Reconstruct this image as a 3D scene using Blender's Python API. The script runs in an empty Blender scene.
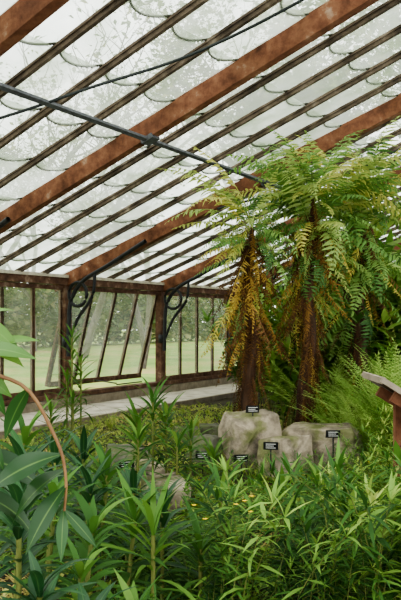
import bpy, bmesh, math, random
import numpy as np
from mathutils import Vector, Matrix, noise
rng=np.random.default_rng(11); random.seed(5)
U=lambda a,b: float(rng.uniform(a,b))

# ------------------------------------------------------------------ materials
def lin(h):
    h=h.lstrip('#'); o=[]
    for i in (0,2,4):
        c=int(h[i:i+2],16)/255
        o.append(c/12.92 if c<=0.04045 else ((c+0.055)/1.055)**2.4)
    return (*o,1.0)
def newmat(name):
    m=bpy.data.materials.new(name); m.use_nodes=True
    nt=m.node_tree; nt.nodes.clear()
    return m,nt,nt.nodes,nt.links
def ramp(nodes,cols):
    r=nodes.new('ShaderNodeValToRGB'); e=r.color_ramp.elements
    e[0].position=cols[0][0]; e[0].color=lin(cols[0][1])
    e[1].position=cols[-1][0]; e[1].color=lin(cols[-1][1])
    for p,c in cols[1:-1]:
        k=e.new(p); k.color=lin(c)
    return r
def leafmat(name,cols,trans=0.35,rough=0.55,mid=None,spec=0.2,hue=0.49):
    m,nt,N,L=newmat(name)
    out=N.new('ShaderNodeOutputMaterial')
    at=N.new('ShaderNodeAttribute'); at.attribute_name='tint'
    r=ramp(N,cols); L.new(at.outputs['Fac'],r.inputs[0])
    col=r.outputs[0]
    if mid:
        a2=N.new('ShaderNodeAttribute'); a2.attribute_name='rim'
        mr=N.new('ShaderNodeMapRange'); mr.inputs[1].default_value=0.0; mr.inputs[2].default_value=0.12
        mr.inputs[3].default_value=0.5; mr.inputs[4].default_value=0.0
        L.new(a2.outputs['Fac'],mr.inputs[0])
        mx=N.new('ShaderNodeMixRGB'); mx.inputs[2].default_value=lin(mid)
        L.new(mr.outputs[0],mx.inputs[0]); L.new(col,mx.inputs[1]); col=mx.outputs[0]
    p=N.new('ShaderNodeBsdfPrincipled'); p.inputs['Roughness'].default_value=rough
    p.inputs['Specular IOR Level'].default_value=spec
    t=N.new('ShaderNodeBsdfTranslucent')
    hs=N.new('ShaderNodeHueSaturation'); hs.inputs['Value'].default_value=1.35; hs.inputs['Hue'].default_value=hue
    L.new(col,p.inputs['Base Color']); L.new(col,hs.inputs['Color']); L.new(hs.outputs[0],t.inputs[0])
    ms=N.new('ShaderNodeMixShader'); ms.inputs[0].default_value=trans
    L.new(p.outputs[0],ms.inputs[1]); L.new(t.outputs[0],ms.inputs[2]); L.new(ms.outputs[0],out.inputs[0])
    return m
def noisemat(name,cols,scale=5,rough=0.8,bump=0.3,detail=8,stretch=None,spec=0.3,metal=0,moss=None):
    m,nt,N,L=newmat(name)
    out=N.new('ShaderNodeOutputMaterial'); p=N.new('ShaderNodeBsdfPrincipled')
    tc=N.new('ShaderNodeTexCoord'); mp=N.new('ShaderNodeMapping')
    if stretch: mp.inputs['Scale'].default_value=stretch
    nz=N.new('ShaderNodeTexNoise'); nz.inputs['Scale'].default_value=scale; nz.inputs['Detail'].default_value=detail
    nz.inputs['Roughness'].default_value=0.65
    L.new(tc.outputs['Object'],mp.inputs[0]); L.new(mp.outputs[0],nz.inputs['Vector'])
    r=ramp(N,cols); L.new(nz.outputs['Fac'],r.inputs[0]); col=r.outputs[0]
    if moss:
        n2=N.new('ShaderNodeTexNoise'); n2.inputs['Scale'].default_value=scale*.7; n2.inputs['Detail'].default_value=6
        mp2=N.new('ShaderNodeMapping'); mp2.inputs['Location'].default_value=(3,7,1)
        L.new(tc.outputs['Object'],mp2.inputs[0]); L.new(mp2.outputs[0],n2.inputs['Vector'])
        mr=N.new('ShaderNodeMapRange'); mr.inputs[1].default_value=.50; mr.inputs[2].default_value=.62; mr.inputs[4].default_value=.75
        L.new(n2.outputs['Fac'],mr.inputs[0]); mx=N.new('ShaderNodeMixRGB'); mx.inputs[2].default_value=lin(moss)
        L.new(mr.outputs[0],mx.inputs[0]); L.new(col,mx.inputs[1]); col=mx.outputs[0]
    L.new(col,p.inputs['Base Color'])
    p.inputs['Roughness'].default_value=rough; p.inputs['Specular IOR Level'].default_value=spec
    p.inputs['Metallic'].default_value=metal
    b=N.new('ShaderNodeBump'); b.inputs['Strength'].default_value=bump; b.inputs['Distance'].default_value=0.03
    L.new(nz.outputs['Fac'],b.inputs['Height']); L.new(b.outputs[0],p.inputs['Normal'])
    L.new(p.outputs[0],out.inputs[0])
    return m
def glassmat(name,haze,dirt,tintc,c1,c2,scale=2.2):
    m,nt,N,L=newmat(name)
    out=N.new('ShaderNodeOutputMaterial')
    tr=N.new('ShaderNodeBsdfTransparent'); tr.inputs[0].default_value=lin(tintc)
    df=N.new('ShaderNodeBsdfDiffuse'); tl=N.new('ShaderNodeBsdfTranslucent'); gl=N.new('ShaderNodeBsdfGlossy')
    gl.inputs['Roughness'].default_value=0.08
    tc=N.new('ShaderNodeTexCoord'); nz=N.new('ShaderNodeTexNoise'); nz.inputs['Scale'].default_value=scale; nz.inputs['Detail'].default_value=9
    L.new(tc.outputs['Object'],nz.inputs['Vector'])
    at=N.new('ShaderNodeAttribute'); at.attribute_name='tint'
    ad=N.new('ShaderNodeMath'); ad.operation='MULTIPLY_ADD'; ad.inputs[1].default_value=0.6
    L.new(at.outputs['Fac'],ad.inputs[0]); L.new(nz.outputs['Fac'],ad.inputs[2])
    mr=N.new('ShaderNodeMapRange'); mr.inputs[1].default_value=0.4; mr.inputs[2].default_value=1.0
    mr.inputs[3].default_value=haze; mr.inputs[4].default_value=haze+dirt
    L.new(ad.outputs[0],mr.inputs[0])
    r=ramp(N,[(0.35,c1),(0.65,c2)]); L.new(nz.outputs['Fac'],r.inputs[0])
    L.new(r.outputs[0],df.inputs[0]); L.new(r.outputs[0],tl.inputs[0])
    m1=N.new('ShaderNodeMixShader'); m1.inputs[0].default_value=0.7
    L.new(df.outputs[0],m1.inputs[1]); L.new(tl.outputs[0],m1.inputs[2])
    m2=N.new('ShaderNodeMixShader'); L.new(mr.outputs[0],m2.inputs[0]); L.new(tr.outputs[0],m2.inputs[1]); L.new(m1.outputs[0],m2.inputs[2])
    m3=N.new('ShaderNodeMixShader'); m3.inputs[0].default_value=0.04
    L.new(m2.outputs[0],m3.inputs[1]); L.new(gl.outputs[0],m3.inputs[2]); L.new(m3.outputs[0],out.inputs[0])
    return m

M={}
M['rafter']=noisemat('painted_rafter',[(0.3,'#432a1d'),(0.5,'#6b4632'),(0.62,'#7c5740'),(0.76,'#9a8672')],scale=6,rough=0.8,bump=0.25,spec=.15)
M['wood']=noisemat('old_brown_wood',[(0.3,'#34251c'),(0.55,'#604738'),(0.75,'#95846f')],scale=7,rough=0.8,bump=0.3,spec=.15)
M['bar']=noisemat('glazing_bar_paint',[(0.35,'#3c342b'),(0.55,'#625648'),(0.8,'#978c7c')],scale=5,rough=0.8,bump=0.15,spec=.15)
M['paint']=noisemat('cream_trim',[(0.3,'#8d8470'),(0.6,'#bdb6a2')],scale=9,rough=0.8)
M['edge']=noisemat('pane_edge_grime',[(0.3,'#33362c'),(0.7,'#525343')],scale=20,rough=0.9)
M['iron']=noisemat('dark_iron',[(0.3,'#101112'),(0.7,'#242526')],scale=20,rough=0.5,bump=0.1)
M['steel']=noisemat('grey_steel',[(0.3,'#383b3c'),(0.7,'#5c5e60')],scale=20,rough=0.6,bump=0.1)
M['rubber']=noisemat('black_hose',[(0.3,'#1c2120'),(0.7,'#2e3432')],scale=20,rough=0.5,bump=0.05)
M['glass']=glassmat('roof_glass',0.36,0.42,'#f0f3ee','#ced3c8','#929d86')
M['wglass']=glassmat('window_glass',0.14,0.25,'#eef1eb','#c8cdbf','#8f9878')
M['soil']=noisemat('soil',[(0.3,'#1a160f'),(0.5,'#342c1d'),(0.68,'#504c2b')],scale=8,rough=0.95,bump=0.8)
M['path']=noisemat('pale_concrete',[(0.3,'#8d8576'),(0.5,'#b3ab9b'),(0.7,'#c9c2b2')],scale=4,rough=0.9,bump=0.2)
M['plinth']=noisemat('plinth_stone',[(0.3,'#6a5f50'),(0.7,'#958a78')],scale=6,rough=0.9)
M['rock']=noisemat('boulder_stone',[(0.3,'#443e32'),(0.43,'#72695a'),(0.57,'#978c77'),(0.72,'#a69b86')],scale=6,rough=0.95,bump=1.0,moss='#59602f')
M['darkrock']=noisemat('dark_stone',[(0.3,'#3d3c33'),(0.6,'#636254'),(0.78,'#7c7a64')],scale=5,rough=0.9,bump=0.8,moss='#566030')
M['lawn']=noisemat('lawn',[(0.3,'#577330'),(0.47,'#75903f'),(0.57,'#8f9350'),(0.72,'#a08760')],scale=0.3,rough=0.95,bump=0.2,detail=12)
M['bark']=noisemat('bark',[(0.3,'#4a453e'),(0.7,'#736c62')],scale=8,rough=0.95,bump=0.6)
M['stem']=noisemat('green_stem',[(0.3,'#4a5a25'),(0.7,'#6f7038')],scale=12,rough=0.7,bump=0.1)
M['redstem']=noisemat('brown_stem',[(0.3,'#5c4028'),(0.7,'#7c5f3b')],scale=12,rough=0.6,bump=0.1)
M['fibre']=noisemat('fibrous_trunk',[(0.3,'#261a12'),(0.6,'#4a3524'),(0.75,'#6b5138')],scale=14,rough=0.95,bump=1.0,stretch=(1,1,0.25))
M['tag']=noisemat('label_black',[(0.3,'#141516'),(0.7,'#222426')],scale=10,rough=0.4,bump=0.0)
M['tagtext']=noisemat('label_text',[(0.3,'#c9c9c2'),(0.7,'#dededa')],scale=10,rough=0.6,bump=0.0)
M['house']=noisemat('pale_render',[(0.3,'#b9b8b0'),(0.7,'#d6d5ce')],scale=2,rough=0.9)
M['slate']=noisemat('slate_roof',[(0.3,'#7a7672'),(0.7,'#99958f')],scale=3,rough=0.8)

L_fern=leafmat('fern_green',[(0,'#233e1a'),(0.5,'#476a2b'),(1,'#88a250')],0.33)
L_top=leafmat('crown_frond_green',[(0,'#385a2d'),(0.4,'#6a8f48'),(0.75,'#9bae66'),(1,'#c0b45e')],0.42)
L_dead=leafmat('dry_frond',[(0,'#46301e'),(0.3,'#70502c'),(0.6,'#957739'),(0.85,'#ad994f'),(1,'#979f50')],0.38,rough=0.8,spec=0.1,hue=.5)
L_brown=leafmat('dead_frond_brown',[(0,'#2f211a'),(0.5,'#573d2a'),(1,'#7b5b39')],0.3,rough=0.9,spec=0.05,hue=.5)
L_bamb=leafmat('narrow_leaf_green',[(0,'#1c3917'),(0.4,'#3f6629'),(0.8,'#7a9846'),(1,'#adba68')],0.32)
L_dark=leafmat('glossy_dark_leaf',[(0,'#142e19'),(0.5,'#254a25'),(1,'#456f36')],0.2,rough=0.38,mid='#577a40',spec=0.3)
L_big=leafmat('large_leaf',[(0,'#1d391c'),(0.5,'#335a28'),(1,'#6a8e3e')],0.28,rough=0.4,mid='#6d8c48',spec=0.3)
L_fine=leafmat('feathery_green',[(0,'#46692e'),(0.5,'#6f9444'),(1,'#a1b968')],0.45)
L_mid=leafmat('shrub_leaf',[(0,'#2a491c'),(0.5,'#4c712d'),(1,'#7e994a')],0.38)
L_moss=leafmat('groundcover_leaf',[(0,'#4d6b2a'),(0.45,'#7c9042'),(0.8,'#a3a55c'),(1,'#ab9862')],0.35,rough=0.8)
L_out=leafmat('outdoor_foliage',[(0,'#465a38'),(0.5,'#687b50'),(0.8,'#858c5f'),(1,'#979265')],0.4,rough=0.9,spec=.1)
L_flow=leafmat('yellow_petal',[(0,'#e0c030'),(1,'#f2e25a')],0.3)

# ------------------------------------------------------------------ mesh accumulator (all quads)
def rot(az,el,roll=0):
    ca,sa=math.cos(az),math.sin(az); ce,se=math.cos(el),math.sin(el); cr,sr=math.cos(roll),math.sin(roll)
    Rz=np.array([[ca,-sa,0],[sa,ca,0],[0,0,1]]); Ry=np.array([[ce,0,-se],[0,1,0],[se,0,ce]]); Rx=np.array([[1,0,0],[0,cr,-sr],[0,sr,cr]])
    return Rz@Ry@Rx
I3=np.eye(3)
class MB:
    def __init__(s): s.V=[];s.Q=[];s.T=[];s.E=[];s.M=[];s.n=0
    def add(s,pr,R=I3,p=(0,0,0),sc=1.0,tint=0.0,mat=None):
        V,Q,T,E,Mi=pr
        s.V.append((V*sc)@R.T+np.asarray(p,float)); s.Q.append(Q+s.n); s.T.append(np.clip(T+tint,0,1)); s.E.append(E)
        s.M.append(Mi if mat is None else np.full(len(Q),mat)); s.n+=len(V)
    def proto(s):
        return (np.concatenate(s.V),np.concatenate(s.Q),np.concatenate(s.T),np.concatenate(s.E),np.concatenate(s.M))
    def build(s,name,mats,loc=(0,0,0),parent=None,smooth=True):
        V,Q,T,E,Mi=s.proto()
        me=bpy.data.meshes.new(name)
        me.vertices.add(len(V)); me.vertices.foreach_set('co',V.astype(np.float32).ravel())
        me.loops.add(len(Q)*4); me.loops.foreach_set('vertex_index',Q.astype(np.int32).ravel())
        me.polygons.add(len(Q)); me.polygons.foreach_set('loop_start',np.arange(0,len(Q)*4,4,dtype=np.int32))
        me.polygons.foreach_set('material_index',Mi.astype(np.int32))
        me.polygons.foreach_set('use_smooth',np.full(len(Q),smooth))
        for nm,A in (('tint',T),('rim',E)):
            a=me.attributes.new(nm,'FLOAT','POINT'); a.data.foreach_set('value',A.astype(np.float32))
        for m in mats: me.materials.append(m)
        me.update(calc_edges=True)
        o=bpy.data.objects.new(name,me); bpy.context.scene.collection.objects.link(o); o.location=loc
        if parent: o.parent=parent
        return o
def pr(V,Q,mat=0,E=None):
    V=np.array(V,float); Q=np.array(Q,int)
    return (V,Q,np.zeros(len(V)),np.ones(len(V)) if E is None else np.array(E,float),np.full(len(Q),mat))
def tube(pts,rad,k=6,mat=0):
    P=np.array(pts,float); n=len(P)
    if np.isscalar(rad): rad=[rad]*n
    V=[];Q=[]
    for i in range(n):
        t=P[min(i+1,n-1)]-P[max(i-1,0)]; t/=np.linalg.norm(t)+1e-9
        a=np.array([0,0,1.]) if abs(t[2])<0.9 else np.array([1.,0,0])
        u=np.cross(t,a); u/=np.linalg.norm(u); v=np.cross(t,u)
        for j in range(k):
            th=2*math.pi*j/k; V.append(P[i]+rad[i]*(math.cos(th)*u+math.sin(th)*v))
    for i in range(n-1):
        for j in range(k): Q.append([i*k+j,i*k+(j+1)%k,(i+1)*k+(j+1)%k,(i+1)*k+j])
    return pr(V,Q,mat)
def beam(a,b,w,h,up=(0,0,1),mat=0):
    """box from a to b, w across, h along 'up' (hanging below the a-b line)"""
    a=np.array(a,float); b=np.array(b,float); t=(b-a)/np.linalg.norm(b-a)
    up=np.array(up,float); sd=np.cross(t,up); sd/=np.linalg.norm(sd); up=np.cross(sd,t)
    V=[]
    for p in (a,b):
        for (i,j) in ((-.5,0),(.5,0),(.5,-1),(-.5,-1)): V.append(p+sd*w*i+up*h*j)
    return pr(V,[[3,2,1,0],[4,5,6,7],[0,1,5,4],[1,2,6,5],[2,3,7,6],[3,0,4,7]],mat)
def leaf(L,W,n=4,curl=.5,fold=.25,peak=.4,mat=0,wave=0):
    t=np.linspace(0,1,n+1); ang=-curl*t
    x=np.concatenate([[0],np.cumsum(np.cos(ang[:-1])*L/n)]); z=np.concatenate([[0],np.cumsum(np.sin(ang[:-1])*L/n)])
    a=math.log(.5)/math.log(peak); w=W/2*np.sin(np.pi*np.clip(t,.03,.985)**a)
    wv=wave*np.sin(t*9)*W
    V=np.zeros((3*(n+1),3)); E=np.zeros(3*(n+1))
    for k,sg in ((0,1),(1,0),(2,-1)):
        V[k::3,0]=x; V[k::3,1]=sg*w; V[k::3,2]=z+abs(sg)*w*fold+sg*wv
        E[k::3]=abs(sg)
    Q=[]
    for i in range(n):
        b=3*i; Q+= [[b,b+1,b+4,b+3],[b+1,b+2,b+5,b+4]]
    return (V,np.array(Q),np.zeros(len(V)),E,np.full(len(Q),mat))
def frond(L,n,plen,pw,curl,curl0=0.0,mat=0,smat=0,sweep=.35,start=.12,pn=2,jag=0.15,rr=.004,pcurl=(.1,.7),miss=0):
    mb=MB(); t=np.linspace(0,1,n+1); ang=curl0-curl*t**1.3
    x=np.concatenate([[0],np.cumsum(np.cos(ang[:-1])*L/n)]); z=np.concatenate([[0],np.cumsum(np.sin(ang[:-1])*L/n)])
    y=np.cumsum(rng.normal(0,.02*L/ n**.5,n+1))
    P=np.stack([x,y,z],1)
    PP=P[::2] if n>8 else P
    mb.add(tube(PP,np.linspace(rr,rr*.3,len(PP)),3,smat))
    for i in range(n+1):
        if t[i]<start: continue
        f=math.sin(math.pi*min(.97,(t[i]-start)/(1-start)*.85+.12)**.75)**.8
        T=np.array([math.cos(ang[i]),0,math.sin(ang[i])]); Nn=np.array([-math.sin(ang[i]),0,math.cos(ang[i])])
        for sg in (1,-1):
            if miss and U(0,1)<miss: continue
            q=sweep+rng.normal(0,.08+miss)
            d=np.array([0,sg,0])*math.cos(q)+T*math.sin(q)-Nn*U(0,.25+miss*2)
            d/=np.linalg.norm(d); Y=np.cross(Nn,d); Y/=np.linalg.norm(Y); Z=np.cross(d,Y)
            mb.add(leaf(plen*f*U(1-jag,1+jag),pw*U(.8,1.1),pn,U(*pcurl),.15,.35,mat),np.stack([d,Y,Z],1),P[i],1,U(-.1,.1))
    T=np.array([math.cos(ang[-1]),0,math.sin(ang[-1])]); Nn=np.array([-math.sin(ang[-1]),0,math.cos(ang[-1])])
    mb.add(leaf(plen*.4,pw,2,.3,.1,.35,mat),np.stack([T,np.cross(Nn,T),Nn],1),P[-1])
    return mb.proto()
def shoot(L,n,ll,lw,lean=.5,mat=0,smat=1,start=.3,whorl=2,rr=.005,el=(.2,.9)):
    """leafy stem rising along +z, bending towards +x; leaf tint gets paler towards the tip"""
    mb=MB(); t=np.linspace(0,1,7); P=np.stack([lean*L*t**2*.7,np.zeros(7),L*(t-.15*lean*t**2)],1)
    mb.add(tube(P,np.linspace(rr,rr*.4,7),4,smat))
    for i in range(n):
        tt=start+(1-start)*(i/(n-1)); p=[np.interp(tt,t,P[:,k]) for k in range(3)]
        for k in range(whorl):
            mb.add(leaf(ll*U(.7,1.15),lw*U(.8,1.2),3,U(.3,1.2),.2,.35,mat),rot(U(0,6.28),U(*el),U(-.4,.4)),p,1,U(-.1,.1)+.25*tt)
    for k in range(3): mb.add(leaf(ll*U(.7,1),lw,3,U(.2,.8),.2,.35,mat),rot(U(0,6.28),U(.6,1.3)),P[-1],1,U(.15,.45))
    return mb.proto()

FERN=[frond(1,24,.16,.024,U(.9,1.7),.15) for _ in range(6)]
CROWN=[frond(1,18,.18,.036,U(.7,1.9),.1,sweep=.45,pn=3,rr=.006,jag=.25,miss=.06,pcurl=(.1,1.0)) for _ in range(9)]
HANG=[frond(1,22,.12,.021,U(-.2,.6),.15,sweep=.7,jag=.45,rr=.006,miss=.2,pn=3,pcurl=(.2,2.4)) for _ in range(8)]
FINE=[frond(1,30,.11,.012,U(.2,.9),.05,sweep=.8,rr=.005,pn=2) for _ in range(6)]
BAMB=[shoot(1,16,.17,.022,U(.2,.9),el=(-.2,.8)) for _ in range(8)]
BAMBS=[shoot(1,16,.19,.025,U(.1,.9),el=(-.3,.9),start=.2) for _ in range(8)]
BROAD=[shoot(1,12,.22,.05,U(.1,.7),el=(0,.8)) for _ in range(6)]

# ------------------------------------------------------------------ greenhouse frame of reference
NX,NY=-.8426,.5386      # outward normal of the glazed side wall
WX,WY=.5386,.8426       # direction along that wall
D=8.0; EZ=2.16; SL=.3586; BAY=2.64
def G(t,s,z): return np.array([NX*(D-s)+WX*t, NY*(D-s)+WY*t, z])
def RZ(s): return EZ+SL*s
def roofup():
    c=1/math.sqrt(1+SL*SL); return np.array([NX*SL*c, NY*SL*c, c])
RU=roofup()
T_R=[0.95,3.55]+[5.8+BAY*i for i in range(0,11)]
S1=10.5
for i,t in enumerate(T_R):
    mb=MB(); mb.add(beam(G(t,-.25,RZ(-.25)),G(t,S1,RZ(S1)),.10,.19,RU))
    mb.add(beam(G(t,-.25,RZ(-.25)+.035),G(t,S1,RZ(S1)+.035),.05,.04,RU))
    mb.build('roof_rafter',[M['rafter']],smooth=False)
bars=MB(); glass=MB(); edges=MB()
CL=.72
for i in range(len(T_R)-1):
    t0,t1=T_R[i],T_R[i+1]; nb=5 if t1-t0>2.4 else 4
    for k in range(nb):
        ta=t0+(t1-t0)*k/nb; tb=t0+(t1-t0)*(k+1)/nb
        if k>0:
            bars.add(beam(G(ta,-.3,RZ(-.3)+.02),G(ta,S1,RZ(S1)+.02),.040,.070,RU))
            bars.add(beam(G(ta,-.3,RZ(-.3)+.0),G(ta,S1,RZ(S1)+.0),.068,.014,RU))
        s=-.35
        while s<S1:
            m=8; V=[];ti=U(0,1)**2*.8+.35*max(0,1-s/4)
            for j in range(m+1):
                f=j/m; tt=ta+(tb-ta)*f; sag=.13*(1-(2*f-1)**2)
                sa=s-sag+.05; V.append(G(tt,sa,RZ(sa)+.028))
                sb=s+CL+.02; V.append(G(tt,sb,RZ(sb)+.010))
            Q=[[2*j,2*j+2,2*j+3,2*j+1] for j in range(m)]
            glass.add(pr(V,Q),tint=ti)
            edges.add(tube([v-np.array([0,0,.004]) for v in V[0::2]],.012,4))
            s+=CL
glass.build('ceiling_glass_panes',[M['glass']],smooth=False)
bars.build('ceiling_glazing_bars',[M['bar']],smooth=False)
edges.build('ceiling_pane_edges',[M['edge']])
mb=MB(); mb.add(beam(G(-1,3.66,RZ(3.66)-.19),G(9.3,3.66,RZ(3.66)-.19),.05,.03,RU))
for t in T_R[:5]:
    mb.add(beam(G(t,3.60,RZ(3.6)-.18),G(t,3.74,RZ(3.74)-.18),.13,.05,RU))
mb.build('roof_purlin_rail',[M['steel']],smooth=False)
mb=MB(); mb.add(beam(G(0,S1,RZ(S1)+.1),G(34,S1,RZ(S1)+.1),.12,.35)); mb.build('ridge_beam',[M['wood']],smooth=False)
def smoothpts(P,n=40):
    P=[np.array(p,float) for p in P]; P=[2*P[0]-P[1]]+P+[2*P[-1]-P[-2]]; out=[]
    q=n//(len(P)-3)+1
    for i in range(1,len(P)-2):
        for k in range(q):
            t=k/q
            out.append(.5*((2*P[i])+(-P[i-1]+P[i+1])*t+(2*P[i-1]-5*P[i]+4*P[i+1]-P[i+2])*t*t+(-P[i-1]+3*P[i]-3*P[i+1]+P[i+2])*t**3))
    out.append(P[-2]); return out
mb=MB(); mb.add(tube(smoothpts([(-2.7,6.1,2.95),(-1.75,6,3.13),(-.94,6,3.40),(-.085,6,3.68),(.80,5.6,3.96),(1.8,5,4.35)]),.013,6)); mb.build('irrigation_hose',[M['rubber']])
mb=MB(); mb.add(tube(smoothpts([(.2,8.2,2.72),(.853,8,2.86),(1.5,8,3.02),(2.29,8,3.38),(3.2,7.8,3.85)]),.014,6)); mb.build('irrigation_hose',[M['rubber']])

TE0,TE1=-1.5,32
mb=MB(); mb.add(beam(G(TE0,0,.17),G(TE1,0,.17),.24,.30)); mb.build('wall_left_plinth',[M['plinth']],smooth=False)
mb=MB(); mb.add(beam(G(TE0,0,.25),G(TE1,0,.25),.20,.07)); mb.build('trim_1',[M['wood']],smooth=False)
mb=MB(); mb.add(beam(G(TE0,.02,EZ-.02),G(TE1,.02,EZ-.02),.16,.14)); mb.add(beam(G(TE0,.10,EZ-.0),G(TE1,.10,EZ-.0),.05,.05,mat=1))
mb.build('trim_2',[M['wood'],M['paint']],smooth=False)
mb=MB()
for t in T_R: mb.add(beam(G(t,.07,.18),G(t,.07,EZ-.1),.15,.14,(-NX,-NY,0)))
mb.build('wall_left_posts',[M['wood']],smooth=False)
def window(idx,t0,t1,openang):
    mb=MB(); zt=EZ-.17; zb=.26; h=zt-zb; nl=4
    ca,sa=math.cos(openang),math.sin(openang)
    def P(t,dn,inw=0): return G(t,-dn*sa-.0+inw*ca,zt-dn*ca-inw*sa)
    nrm=(-NX,-NY,0)
    a,b=t0+.075,t1-.075
    mb.add(beam(P(a,0),P(b,0),.05,.07,(0,0,1))); mb.add(beam(P(a,h-.08),P(b,h-.08),.05,.09,(0,0,1)))
    for k in range(nl+1):
        tt=a+(b-a)*k/nl; w=.08 if k in(0,nl) else .06
        mb.add(beam(P(tt,0),P(tt,h),w,.045,nrm))
    for k in range(nl):
        ta=a+(b-a)*k/nl; tb=a+(b-a)*(k+1)/nl
        g=pr([P(ta,0),P(tb,0),P(tb,h),P(ta,h)],[[0,1,2,3]],1); mb.add(g,tint=U(0,.5))
    mb.build('window_%d'%idx,[M['wood'],M['wglass']],smooth=False)
for i in range(len(T_R)-1):
    window(i+1,T_R[i],T_R[i+1],0.27 if i==3 else 0.0)
mb=MB(); t=T_R[3]+1.2
mb.add(tube([G(t,.08,.32),G(t,-.48,.36)],.012,6)); mb.add(tube([G(t-.02,.1,.30),G(t+.7,.1,.30)],.012,6)); mb.build('window_stay',[M['iron']])
for t in T_R[2:8]:
    mb=MB(); q=t-.10
    mb.add(tube(smoothpts([G(q,.16,.85),G(q,.17,1.35),G(q,.22,1.75),G(q,.48,2.05),G(q,1.0,2.28),G(q,1.7,2.60)],30),.034,8))
    c=G(q,.36,1.84)
    ring=[c+.19*(math.cos(a)*np.array([-NX,-NY,0])+math.sin(a)*np.array([0,0,1])) for a in np.linspace(0,2*math.pi,21)]
    mb.add(tube(ring,.027,8))
    mb.add(tube(smoothpts([G(q,.16,1.05),G(q,.36,1.45),G(q,.66,1.80),G(q,.72,2.16)],16),.027,6))
    mb.add(beam(G(q,.12,1.0),G(q,.12,1.16),.06,.08,(-NX,-NY,0)))
    mb.build('iron_roof_bracket',[M['iron']])

# ------------------------------------------------------------------ ground
def plane_grid(name,fn,nu,nv,mat,z=0,amp=0,sc=1):
    V=[];Q=[]
    for i in range(nu+1):
        for j in range(nv+1):
            x,y=fn(i/nu,j/nv); V.append((x,y,z+amp*noise.noise(Vector((x*sc,y*sc,0)))))
    for i in range(nu):
        for j in range(nv): Q.append([i*(nv+1)+j,(i+1)*(nv+1)+j,(i+1)*(nv+1)+j+1,i*(nv+1)+j+1])
    mb=MB(); mb.add(pr(V,Q)); return mb.build(name,[mat])
def gin(u,v):
    p=G(-6+40*u,1.25+12.5*v,0); return p[0],p[1]
plane_grid('floor',gin,160,60,M['soil'],z=-.02,amp=.07,sc=1.6)
mb=MB(); tt=-2.0
while tt<32:
    mb.add(beam(G(tt,.72,.035),G(tt+1.18,.72,.035),1.18,.12)); tt+=1.2
mb.build('garden_path',[M['path']],smooth=False)
mb=MB(); mb.add(beam(G(-2,1.36,.07),G(32,1.36,.07),.06,.2)); mb.build('path_edging',[M['plinth']],smooth=False)
def gout(u,v):
    p=G(-60+160*u,-.1-90*v,0); return p[0],p[1]
plane_grid('lawn_ground',gout,60,40,M['lawn'],z=-.15,amp=.15,sc=.2)

# ------------------------------------------------------------------ rocks, tags
def rock(name,loc,dim,mat,seed,rotz=0,tilt=0):
    r=random.Random(seed); bm=bmesh.new()
    for sx in (-1,1):
        for sy in (-1,1):
            for sz in (-1,1):
                k=r.uniform(.8,1.0) if sz<0 else r.uniform(.6,.95)
                bm.verts.new((sx*dim[0]/2*k*r.uniform(.85,1.05),sy*dim[1]/2*k,sz*dim[2]/2*r.uniform(.72,1.0)))
    for _ in range(5):
        a=r.uniform(0,6.28); bm.verts.new((math.cos(a)*dim[0]*.56,math.sin(a)*dim[1]*.56,r.uniform(-.4,.25)*dim[2]))
    res=bmesh.ops.convex_hull(bm,input=bm.verts); bmesh.ops.delete(bm,geom=[g for g in res['geom_interior'] if isinstance(g,bmesh.types.BMVert)],context='VERTS')
    bmesh.ops.bevel(bm,geom=list(bm.edges),offset=min(dim)*.02,segments=1,affect='EDGES')
    bmesh.ops.triangulate(bm,faces=bm.faces)
    for _ in range(3): bmesh.ops.subdivide_edges(bm,edges=[e for e in bm.edges if e.calc_length()>.05],cuts=1,use_grid_fill=True)
    for v in bm.verts: v.co+=v.co.normalized()*(.018*noise.noise(v.co*4+Vector((seed,0,0)))+.012*noise.noise(v.co*14)+.008*noise.noise(v.co*40))
    me=bpy.data.meshes.new(name); bm.to_mesh(me); bm.free(); me.materials.append(mat)
    o=bpy.data.objects.new(name,me); bpy.context.scene.collection.objects.link(o); o.location=(loc[0],loc[1],loc[2]+dim[2]*.42); o.rotation_euler=(tilt,0,rotz)
    return o
rock('boulder',(.50,6.85,0),(.66,.50,.60),M['rock'],3,.3,.05)
rock('boulder',(1.16,6.72,0),(.76,.5,.48),M['rock'],17,-.35,.12)
rock('boulder',(.78,6.42,0),(.50,.36,.40),M['rock'],12,.7,-.1)
rock('boulder',(.10,6.95,0),(.45,.4,.32),M['darkrock'],21,.9)
rock('boulder',(-.28,5.3,0),(.36,.4,.26),M['rock'],31,.2)
rock('boulder',(-.50,6.1,0),(.40,.36,.20),M['rock'],33,.6)
rock('boulder',(-.15,8.1,0),(.35,.3,.22),M['darkrock'],35,.1)
rock('boulder',(.12,8.4,0),(.3,.3,.2),M['darkrock'],36,.1)
rock('boulder',(-.75,6.9,0),(.5,.4,.2),M['darkrock'],38,.1)
def tag(x,y,z,hp,yaw=0):
    mb=MB(); mb.add(beam((0,0.004,-hp),(0,0.004,0),.012,.006,(0,1,0),0))
    mb.add(beam((-.065,0,.04),(.065,0,.04),.006,.075,(0,-.4,1),0))
    for k in range(3): mb.add(beam((-.045,-.006,.026-.017*k),(.045-.02*(k%2),-.006,.026-.017*k),.003,.004,(0,0,1),1))
    o=mb.build('plant_label',[M['tag'],M['tagtext']],loc=(x,y,z),smooth=False); o.rotation_euler=(.0,0,yaw)
tag(.50,6.72,.56,.12,.15); tag(.62,6.20,.30,.32,-.1); tag(.36,6.2,.19,.2,.2); tag(1.20,6.36,.38,.36,.0); tag(-.62,5.9,.20,.25,.2); tag(.02,6.3,.2,.2,0)

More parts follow.
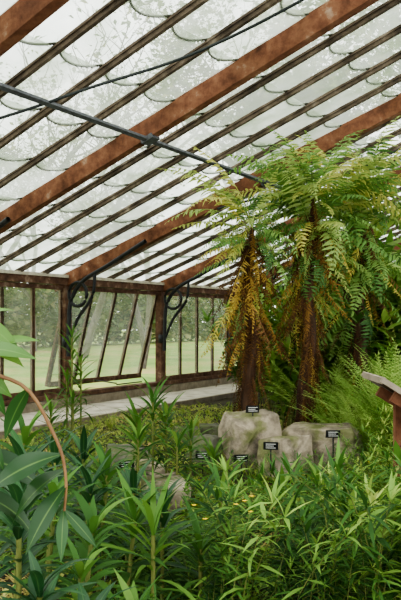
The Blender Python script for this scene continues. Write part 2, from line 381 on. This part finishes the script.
# ------------------------------------------------------------------ the tall ferns
def tall_fern(loc,H,r,nhang,ncrown,Lc,lean,seed,extra=(),ge=.10,mixg=0):
    mb=MB()
    P=[(lean[0]*k/8*H+.03*math.sin(k*1.7+seed),lean[1]*k/8*H,H*k/8) for k in range(9)]
    mb.add(tube(P,[r*(1.1-.5*k/8) for k in range(8)]+[r*.15],10,2))
    for k in range(6):
        az=U(0,6.28); Q=[(p[0]+r*.8*(1-.05*i)*math.cos(az+i*.2),p[1]+r*.8*(1-.05*i)*math.sin(az+i*.2),p[2]) for i,p in enumerate(P[:-1])]
        mb.add(tube(Q,r*.26,6,2))
    for k in range(nhang):
        f=U(.10,.99)**.8; z=f*H; i=f*8; b=np.array([np.interp(i,range(9),[p[c] for p in P]) for c in range(3)])
        az=U(0,6.28); b+=np.array([math.cos(az),math.sin(az),0])*r*.8
        up=f>.55
        L=U(.3,.8) if up else U(.22,.5)
        el=U(-1.52,-.75) if up else U(-1.57,-1.15)
        h=random.choice(HANG)
        if up:
            u=U(0,1)
            m=0 if u<ge else (1 if u<.68 else 3)
            mb.add(h,rot(az,el,U(-1.2,1.2)),b,L,U(.0,1.0),m)
        else: mb.add(h,rot(az,el,U(-1.2,1.2)),b,L,U(0,.9),3 if U(0,1)<.72 else 1)
    for k in range(mixg):
        f=U(.6,.95); b=np.array([np.interp(f*8,range(9),[p[c] for p in P]) for c in range(3)])
        mb.add(random.choice(CROWN),rot(U(0,6.28),U(-.9,.5),U(-.6,.6)),b,Lc*U(.45,.85),U(0,.7),0)
    top=np.array(P[-1])
    for k in range(ncrown):
        az=U(0,6.28); el=U(-.3,1.35); L=Lc*U(.5,1.1)
        mb.add(random.choice(CROWN),rot(az,el,U(-.6,.6)),top+np.array([math.cos(az)*.06,math.sin(az)*.06,U(-.4,.04)]),L,U(.0,1.0),0)
    for (az,el,L,dz) in extra:
        mb.add(random.choice(CROWN),rot(az,el,U(-.5,.5)),top+np.array([0,0,dz]),L,U(.3,.9),0)
    return mb.build('tall_basket_fern',[L_top,L_dead,M['fibre'],L_brown],loc=loc)
tall_fern((.50,7.15,0),2.42,.07,215,46,.60,(.0,0),1,[(3.0,.9,1.0,0),(3.4,.55,.95,-.1),(2.8,.3,.85,-.1),(3.3,1.1,1.0,0),(2.5,.7,.95,0),(3.8,.6,.9,0),(3.15,.75,1.1,0)],ge=.08,mixg=12)
tall_fern((1.10,7.45,0),2.72,.08,240,66,1.0,(.03,.0),2,[(.2,.9,1.2,0),(-.2,.6,1.2,0),(.5,1.1,1.2,0),(2.9,.9,1.1,0),(3.3,.6,1.0,0),(-1.2,.9,.9,0),(-1.8,1.0,.9,0),(0,.3,1.2,0)],ge=.2,mixg=28)
tall_fern((1.75,7.9,0),2.65,.08,130,66,1.1,(.03,.0),3,[(.2,.9,1.2,0),(-.3,.5,1.2,0),(.4,.7,1.2,0),(-1,.8,1.1,0),(3.1,1.1,1.1,0),(-.1,.7,1.4,0),(.0,1.1,1.4,0),(.3,1.3,1.3,0),(-.4,1.0,1.4,0)],ge=.35,mixg=44)

# ------------------------------------------------------------------ planting
def fern_clump(name,x,y,L,n,z=0,mat=None,lib=None,el=(.3,1.2),tb=(.1,.9)):
    mb=MB()
    for k in range(n): mb.add(random.choice(lib or FERN),rot(U(0,6.28),U(*el),U(-.3,.3)),(U(-.04,.04),U(-.04,.04),.0),L*U(.65,1.1),U(*tb))
    return mb.build(name,[mat or L_fern,M['stem']],loc=(x,y,z))
def shoot_clump(name,x,y,H,n,sp,lib=None,mat=None,flow=0,z=0,tb=(.0,.85)):
    mb=MB()
    for k in range(n):
        mb.add(random.choice(lib or BAMB),rot(U(0,6.28),0,0),(U(-sp,sp),U(-sp,sp),0),H*U(.5,1.15),U(*tb))
    for k in range(flow):
        c=(U(-sp,sp),U(-sp,sp),H*U(.8,1.05))
        for q in range(5): mb.add(leaf(.014,.010,2,.3,.1,.5,2),rot(q*1.256,.4),c)
    return mb.build(name,[mat or L_bamb,M['stem'],L_flow],loc=(x,y,z))
def greenin(x,y): return D-(x*NX+y*NY)
def rosette(name,x,y,H,n,Lf,Wf,mat=None,z=0,lean=(0,0),t0=0,t1=.5,top=.2):
    mb=MB(); P=smoothpts([(0,0,0),(lean[0]*.4,lean[1]*.4,H*.5),(lean[0],lean[1],H)],10)
    mb.add(tube(P,.010,6,1))
    for k in range(n):
        f=1-.55*(k/n)**1.2; p=np.array([np.interp(f,np.linspace(0,1,len(P)),[q[c] for q in P]) for c in range(3)])
        mb.add(leaf(Lf*U(.75,1.1),Wf*U(.85,1.15),8,U(.4,1.4),.3,.42,0,wave=.02),rot(k*2.4+U(-.3,.3),1.3-1.4*(k/n)+U(-.15,.15),U(-.2,.2)),p,1,U(t0,t1)+top*(1-k/n))
    return mb.build(name,[mat or L_dark,M['stem']],loc=(x,y,z))
for yy in np.arange(3.0,6.4,.34):
    for xx in np.arange(-1.0,2.4,.34):
        x=xx+U(-.15,.15); y=yy+U(-.15,.15)
        if abs(x)/y>.36: continue
        if x<-.1*y and y<4.4: continue
        if y>5.95 and -.1<x<1.45: continue
        h=min(.66,max(.15,1.42-.225*y+U(-.2,.08)))
        if x>.24*y: h+=.12
        if -.5<x<.0 and y>4.9: h*=.8
        u=U(0,1); b=U(-.15,.5)
        lib=BAMBS if y<4.6 else BAMB
        if x<0.02*y and u<.6: fern_clump('boston_fern',x,y,h*1.3,16,tb=(0,max(.2,.5+b)))
        elif u<.48: shoot_clump('bamboo_leaf_shrub',x,y,h*1.0,18,.16,lib=lib,flow=6 if U(0,1)<.3 else 0,tb=(-.2,.25+b))
        elif u<.80: fern_clump('boston_fern',x,y,h*1.25,20,tb=(0,max(.2,.5+b)))
        elif u<.90: rosette('strap_leaf_plant',x,y,h*.8,26,h*.55,.026,mat=L_bamb if U(0,1)<.5 else L_mid,t0=0,t1=.6)
        else: shoot_clump('broadleaf_shrub',x,y,h*.95,12,.14,lib=BROAD,mat=L_mid,tb=(0,.3+max(0,b)))
for (x,y,H,n,Lf) in ((-.38,5.6,.76,34,.32),(-.28,5.75,.62,30,.30),(-.47,5.3,.52,30,.28),(-.08,5.7,.46,28,.28),(-.52,5.75,.58,30,.30),(-.18,5.35,.46,28,.28),(.1,5.5,.34,26,.26)):
    rosette('dracaena_plant',x,y,H,n,Lf,.030,mat=L_bamb if U(0,1)<.5 else L_mid)
for (x,y,H) in ((-1.28,7.0,1.25),(-1.20,7.05,1.0),(-1.35,7.1,.8),(-1.25,6.9,.6),(-1.45,6.8,.5)):
    rosette('dracaena_plant',x,y,H,26,.28,.026,mat=L_mid)
rosette('dracaena_plant',-.18,3.3,.5,30,.28,.03)
rosette('dracaena_plant',.0,3.1,.4,28,.26,.028,mat=L_bamb)
for (x,y,H,Lf,Wf,ln) in ((-.52,2.1,.58,.21,.042,(.04,0)),(-.36,2.0,.52,.19,.038,(.04,0)),(-.62,2.4,.76,.24,.042,(0,0)),(-.45,2.6,.62,.23,.038,(.05,0)),(-.26,2.3,.42,.20,.034,(.05,0)),(-.80,3.0,.76,.27,.04,(.05,0)),(-.55,3.2,.62,.25,.038,(.05,0)),(-.45,1.9,.46,.19,.036,(0,0)),(-.95,3.6,.78,.28,.04,(.05,0)),(-.7,3.9,.64,.28,.04,(.05,0)),(-.40,3.7,.5,.26,.036,(.05,0)),(-.62,2.75,.70,.24,.038,(.05,0)),(-.5,3.4,.66,.25,.036,(.05,0)),(-.33,3.0,.55,.25,.036,(.05,0)),(-.75,3.4,.72,.25,.036,(.05,0)),(-.40,2.35,.55,.2,.034,(.0,0))):
    rosette('glossy_leaf_shrub',x,y,H,30,Lf,Wf,lean=ln,mat=L_dark if U(0,1)<.55 else L_bamb,t0=0,t1=.4,top=.2)
for (x,y,H) in ((-1.3,4.4,.7),(-1.0,4.6,.55),(-1.5,5.2,.75),(-1.15,5.2,.5),(-.75,4.6,.5),(-.9,5.6,.45),(-1.6,6.0,.6),(-1.1,6.1,.45),(-.9,4.1,.6),(-.62,4.2,.5)):
    fern_clump('boston_fern',x,y,H,24,tb=(0,.7))
# big-leaved plant at the left edge
mb=MB()
stems=[[(-.62,1.9,0),(-.64,1.9,.7),(-.60,1.85,1.15),(-.52,1.8,1.32)],[(-.62,1.9,0),(-.66,1.85,.8),(-.60,1.8,1.22),(-.46,1.8,1.24),(-.37,1.8,1.10),(-.345,1.8,1.0),(-.35,1.8,.9)]]
for s in stems: mb.add(tube(smoothpts(s,24),np.linspace(.007,.0035,len(smoothpts(s,24))),7,1))
def bl(p,az,el,L,W,curl,t,roll=0): mb.add(leaf(L,W,12,curl,.22,.45,0,wave=.03),rot(az,el,roll),p,1,t)
bl((-.56,1.82,1.32),.1,.6,.15,.045,1.0,.75,.6); bl((-.57,1.8,1.33),-.4,.1,.16,.045,.9,.65,.9); bl((-.56,1.82,1.28),2.6,.4,.22,.07,.8,.6)
bl((-.57,1.8,1.35),.3,-.3,.14,.045,.8,.85,-.9); bl((-.61,1.8,1.30),-.1,-.5,.16,.05,.8,.7,1.0); bl((-.60,1.8,1.38),.2,.9,.14,.04,1.2,.8,.5)
bl((-.58,1.8,1.42),.1,-.6,.16,.045,.6,.75,1.0); bl((-.58,1.8,1.28),.2,-.9,.15,.045,.5,.5,1.0)
bl((-.59,1.78,1.22),-.2,-1.1,.17,.055,.4,.35,.9); bl((-.60,1.8,1.13),.0,-.6,.16,.055,1.0,.3,.7)
bl((-.36,1.8,1.06),3.3,-.25,.22,.075,.7,.1,-.7); bl((-.35,1.8,1.02),2.9,-.55,.24,.085,.6,.2,-.6); bl((-.345,1.8,.98),3.5,-.9,.20,.065,.4,.1,-.6)
bl((-.35,1.8,.92),-.3,-.7,.13,.03,.5,.2,.8); bl((-.35,1.8,.92),-1.5,-.9,.13,.03,.5,.3); bl((-.44,1.8,1.23),2.7,-.9,.15,.05,.5,.3,.4)
bl((-.60,1.85,1.05),.1,-.2,.22,.08,1.0,.05,.7); bl((-.60,1.85,.95),.2,-.3,.22,.08,1.0,.1,.4)
mb.build('large_leaf_fig_plant',[L_big,M['redstem']])

for (x,y,H,n) in ((1.75,7.0,1.05,60),(2.1,7.3,1.15,60),(1.55,6.7,.8,50),(2.0,6.6,.95,50),(2.35,6.9,1.15,60),(2.5,7.8,1.35,60),(1.45,7.9,1.2,50),(2.0,8.3,1.3,60),(2.9,8.4,1.5,60),(1.4,7.1,.7,40),(1.75,6.4,.75,40),(1.9,6.9,1.2,60),(2.2,7.0,1.3,60)):
    fern_clump('asparagus_fern',x,y,H,n,mat=L_fine,lib=FINE,el=(.75,1.5),tb=(.3,1))
for (x,y,H) in ((1.5,9.2,1.7),(2.3,9.6,2.0),(3.2,9.9,2.2),(4.0,10.4,2.3),(1.2,10.6,1.6),(2.0,11,2.0),(3.0,11.4,2.2),(4.4,12,2.2),(1.0,12,1.4),(1.9,13,1.8),(3.4,13.5,2.1),(4.6,15,2.2),(2.6,15.5,1.9),(3.6,17,1.9),(1.5,14.5,1.3),(2.7,8.9,2.1),(3.0,9.3,2.3),(1.9,8.8,1.8),(2.4,8.5,1.8),(1.3,8.6,1.4)):
    shoot_clump('tall_leafy_shrub',x,y,H,34,.38,lib=BROAD,mat=L_mid,tb=(.05,.8))
for (x,y,H) in ((2.0,5.9,.6),(1.6,5.7,.5),(1.9,5.3,.6),(1.65,6.2,.6),(2.2,6.2,.7),(1.5,5.0,.6),(1.3,4.6,.55),(1.25,5.3,.45)):
    shoot_clump('bamboo_leaf_shrub',x,y,H,30,.18)
for (x,y,H) in ((.30,6.0,.26),(.85,6.0,.28),(1.15,6.1,.28),(1.4,6.2,.34),(.0,6.2,.26),(.6,5.95,.24)):
    shoot_clump('bamboo_leaf_shrub',x,y,H,18,.14,tb=(-.1,.5))
for k in range(16):
    x=U(-1.7,.6); y=U(6.6,9.2)
    if greenin(x,y)<2.0: continue
    fern_clump('grass_tuft',x,y,U(.16,.32),22,mat=L_moss,lib=FINE,el=(.5,1.5))
mb=MB(); GC=[leaf(.06,.03,2,.6,.2,.5) for _ in range(3)]+[leaf(.11,.012,3,.8,.2,.4) for _ in range(3)]
for k in range(26000):
    y=3+8.5*U(0,1)**.8; x=U(-.34,.45)*y
    if greenin(x,y)<1.45: continue
    mb.add(GC[k%6],rot(U(0,6.28),U(-.1,1.1),U(-.5,.5)),(x,y,U(0,.05)),U(.6,1.3),min(1,max(0,.5+.9*noise.noise(Vector((x*1.5,y*1.5,3)))+U(-.25,.25))))
mb.build('ground_cover_plants',[L_moss])

# ------------------------------------------------------------------ wooden sign lectern (faces the aisle on its right)
e=bpy.data.objects.new('wooden_sign_lectern',None); bpy.context.scene.collection.objects.link(e); e.location=(1.40,4.75,0)
mb=MB(); mb.add(beam((-.22,-.02,1.035),(.26,-.02,.735),.52,.018,(.53,0,.85))); mb.build('slanted_board',[M['wood']],parent=e,smooth=False)
mb=MB()
for yy in (-.28,.24): mb.add(beam((-.24,yy,1.05),(.28,yy,.725),.03,.035,(.53,0,.85)))
mb.add(beam((-.235,-.28,1.045),(-.235,.24,1.045),.03,.04)); mb.add(beam((.275,-.28,.735),(.275,.24,.735),.03,.05))
mb.build('board_frame',[M['plinth']],parent=e,smooth=False)
mb=MB()
for yy in (-.2,.16):
    mb.add(beam((-.02,yy,0),(-.02,yy,.89),.07,.07,(0,1,0))); mb.add(beam((-.14,yy,.95),(.2,yy,.74),.04,.07,(.53,0,.85)))
mb.add(beam((-.02,-.2,.55),(-.02,.16,.55),.04,.1)); mb.build('legs',[M['rafter']],parent=e,smooth=False)

# ------------------------------------------------------------------ outside
def bare_tree(x,y,H,seed,leafy=0,rad=.012):
    r=random.Random(seed); mb=MB(); tips=[]
    def br(p,d,L,rad,lv):
        n=5; pts=[p]
        for i in range(n):
            d=(d+Vector((r.gauss(0,.13),r.gauss(0,.13),r.gauss(.03,.08)))).normalized(); pts.append(pts[-1]+d*L/n)
        mb.add(tube([tuple(q) for q in pts],np.linspace(rad,rad*.55,n+1),5 if lv<2 else 3,0))
        if lv>=4: tips.append(pts[-1]); tips.append(pts[2]); return
        for k in range(r.choice((3,4)) if lv else 6):
            i=r.randint(2,n); a=r.uniform(0,6.28); q=Vector((math.cos(a),math.sin(a),r.uniform(.0,.9)))
            br(pts[i],(d*.6+q*.8).normalized(),L*r.uniform(.5,.72),rad*.5,lv+1)
    br(Vector((0,0,-.2)),Vector((0,0,1)),H*.5,H*rad,0)
    for tp in tips:
        for k in range(leafy):
            mb.add(leaf(.24,.15,2,.4,.2,.5,1),rot(U(0,6.28),U(-.6,.6),U(-1,1)),(tp.x+U(-.6,.6),tp.y+U(-.6,.6),tp.z+U(-.5,.5)),U(.6,1.3),U(0,1))
    mb.build('garden_tree',[M['bark'],L_out],loc=(x,y,0))
bare_tree(-7.5,24,13,3,0,.014); bare_tree(-2.0,24,12,1,1); bare_tree(-5,30,13,2,1,.014); bare_tree(1.5,32,15,4,16); bare_tree(6,28,17,5,18); bare_tree(12,28,18,6,18); bare_tree(-9,38,14,7,8); bare_tree(9,22,15,9,16); bare_tree(-3,38,14,12,12)
mb=MB()
for k in range(26000):
    t=U(-10,60); dd=U(0,4); h=4.2+2.2*noise.noise(Vector((t*.15,0,0))); p=G(t,-22-dd,0)
    z=U(0,1)**.8*h
    mb.add(leaf(.6,.36,2,.4,.2,.5),rot(U(0,6.28),U(-.7,.7),U(-1,1)),(p[0],p[1],z),U(.6,1.2),U(0,1))
mb.build('garden_hedge',[L_out])
e=bpy.data.objects.new('garden_outbuilding',None); bpy.context.scene.collection.objects.link(e); p=G(15,-16,0); e.location=tuple(p); e.rotation_euler=(0,0,.25)
mb=MB(); mb.add(beam((-4,0,2.6),(2.2,0,2.6),4,2.8)); mb.build('walls',[M['house']],parent=e,smooth=False)
mb=MB(); mb.add(pr([(-4.3,-2.3,2.5),(2.5,-2.3,2.5),(2.5,0,3.9),(-4.3,0,3.9),(-4.3,2.3,2.5),(2.5,2.3,2.5)],[[0,1,2,3],[3,2,5,4]])); mb.build('roof',[M['slate']],parent=e,smooth=False)
mb=MB()
for xx in (-3,-1,1): mb.add(beam((xx-.4,-2.02,2.0),(xx+.4,-2.02,2.0),.06,1.1))
mb.build('openings',[M['slate']],parent=e,smooth=False)

# ------------------------------------------------------------------ light
w=bpy.data.worlds.new('overcast_sky'); bpy.context.scene.world=w; w.use_nodes=True
nt=w.node_tree; nt.nodes.clear(); o=nt.nodes.new('ShaderNodeOutputWorld'); b=nt.nodes.new('ShaderNodeBackground')
tc=nt.nodes.new('ShaderNodeTexCoord'); sp=nt.nodes.new('ShaderNodeSeparateXYZ'); r=nt.nodes.new('ShaderNodeValToRGB')
nt.links.new(tc.outputs['Generated'],sp.inputs[0]); nt.links.new(sp.outputs[2],r.inputs[0])
r.color_ramp.elements[0].color=(.88,.91,.90,1); r.color_ramp.elements[1].color=(.98,1,1,1); r.color_ramp.elements[1].position=.4
nt.links.new(r.outputs[0],b.inputs[0]); b.inputs[1].default_value=3.9; nt.links.new(b.outputs[0],o.inputs[0])
sd=bpy.data.lights.new('soft_sun','SUN'); sd.energy=1.4; sd.angle=math.radians(40); sd.color=(1,.98,.95)
so=bpy.data.objects.new('soft_sun',sd); bpy.context.scene.collection.objects.link(so); so.location=(0,0,12); so.rotation_euler=(math.radians(28),math.radians(-22),0)

# ------------------------------------------------------------------ camera
cd=bpy.data.cameras.new('camera'); cam=bpy.data.objects.new('camera',cd); bpy.context.scene.collection.objects.link(cam)
cam.location=(0,0,1.4); cam.rotation_euler=(math.radians(90),0,0)
cd.sensor_fit='VERTICAL'; cd.sensor_height=24; cd.lens=24*703/600; cd.shift_y=22/600; cd.clip_end=500
bpy.context.scene.camera=cam
bpy.context.scene.view_settings.view_transform='AgX'
try: bpy.context.scene.view_settings.look='AgX - Medium High Contrast'
except Exception as ex: print(ex)
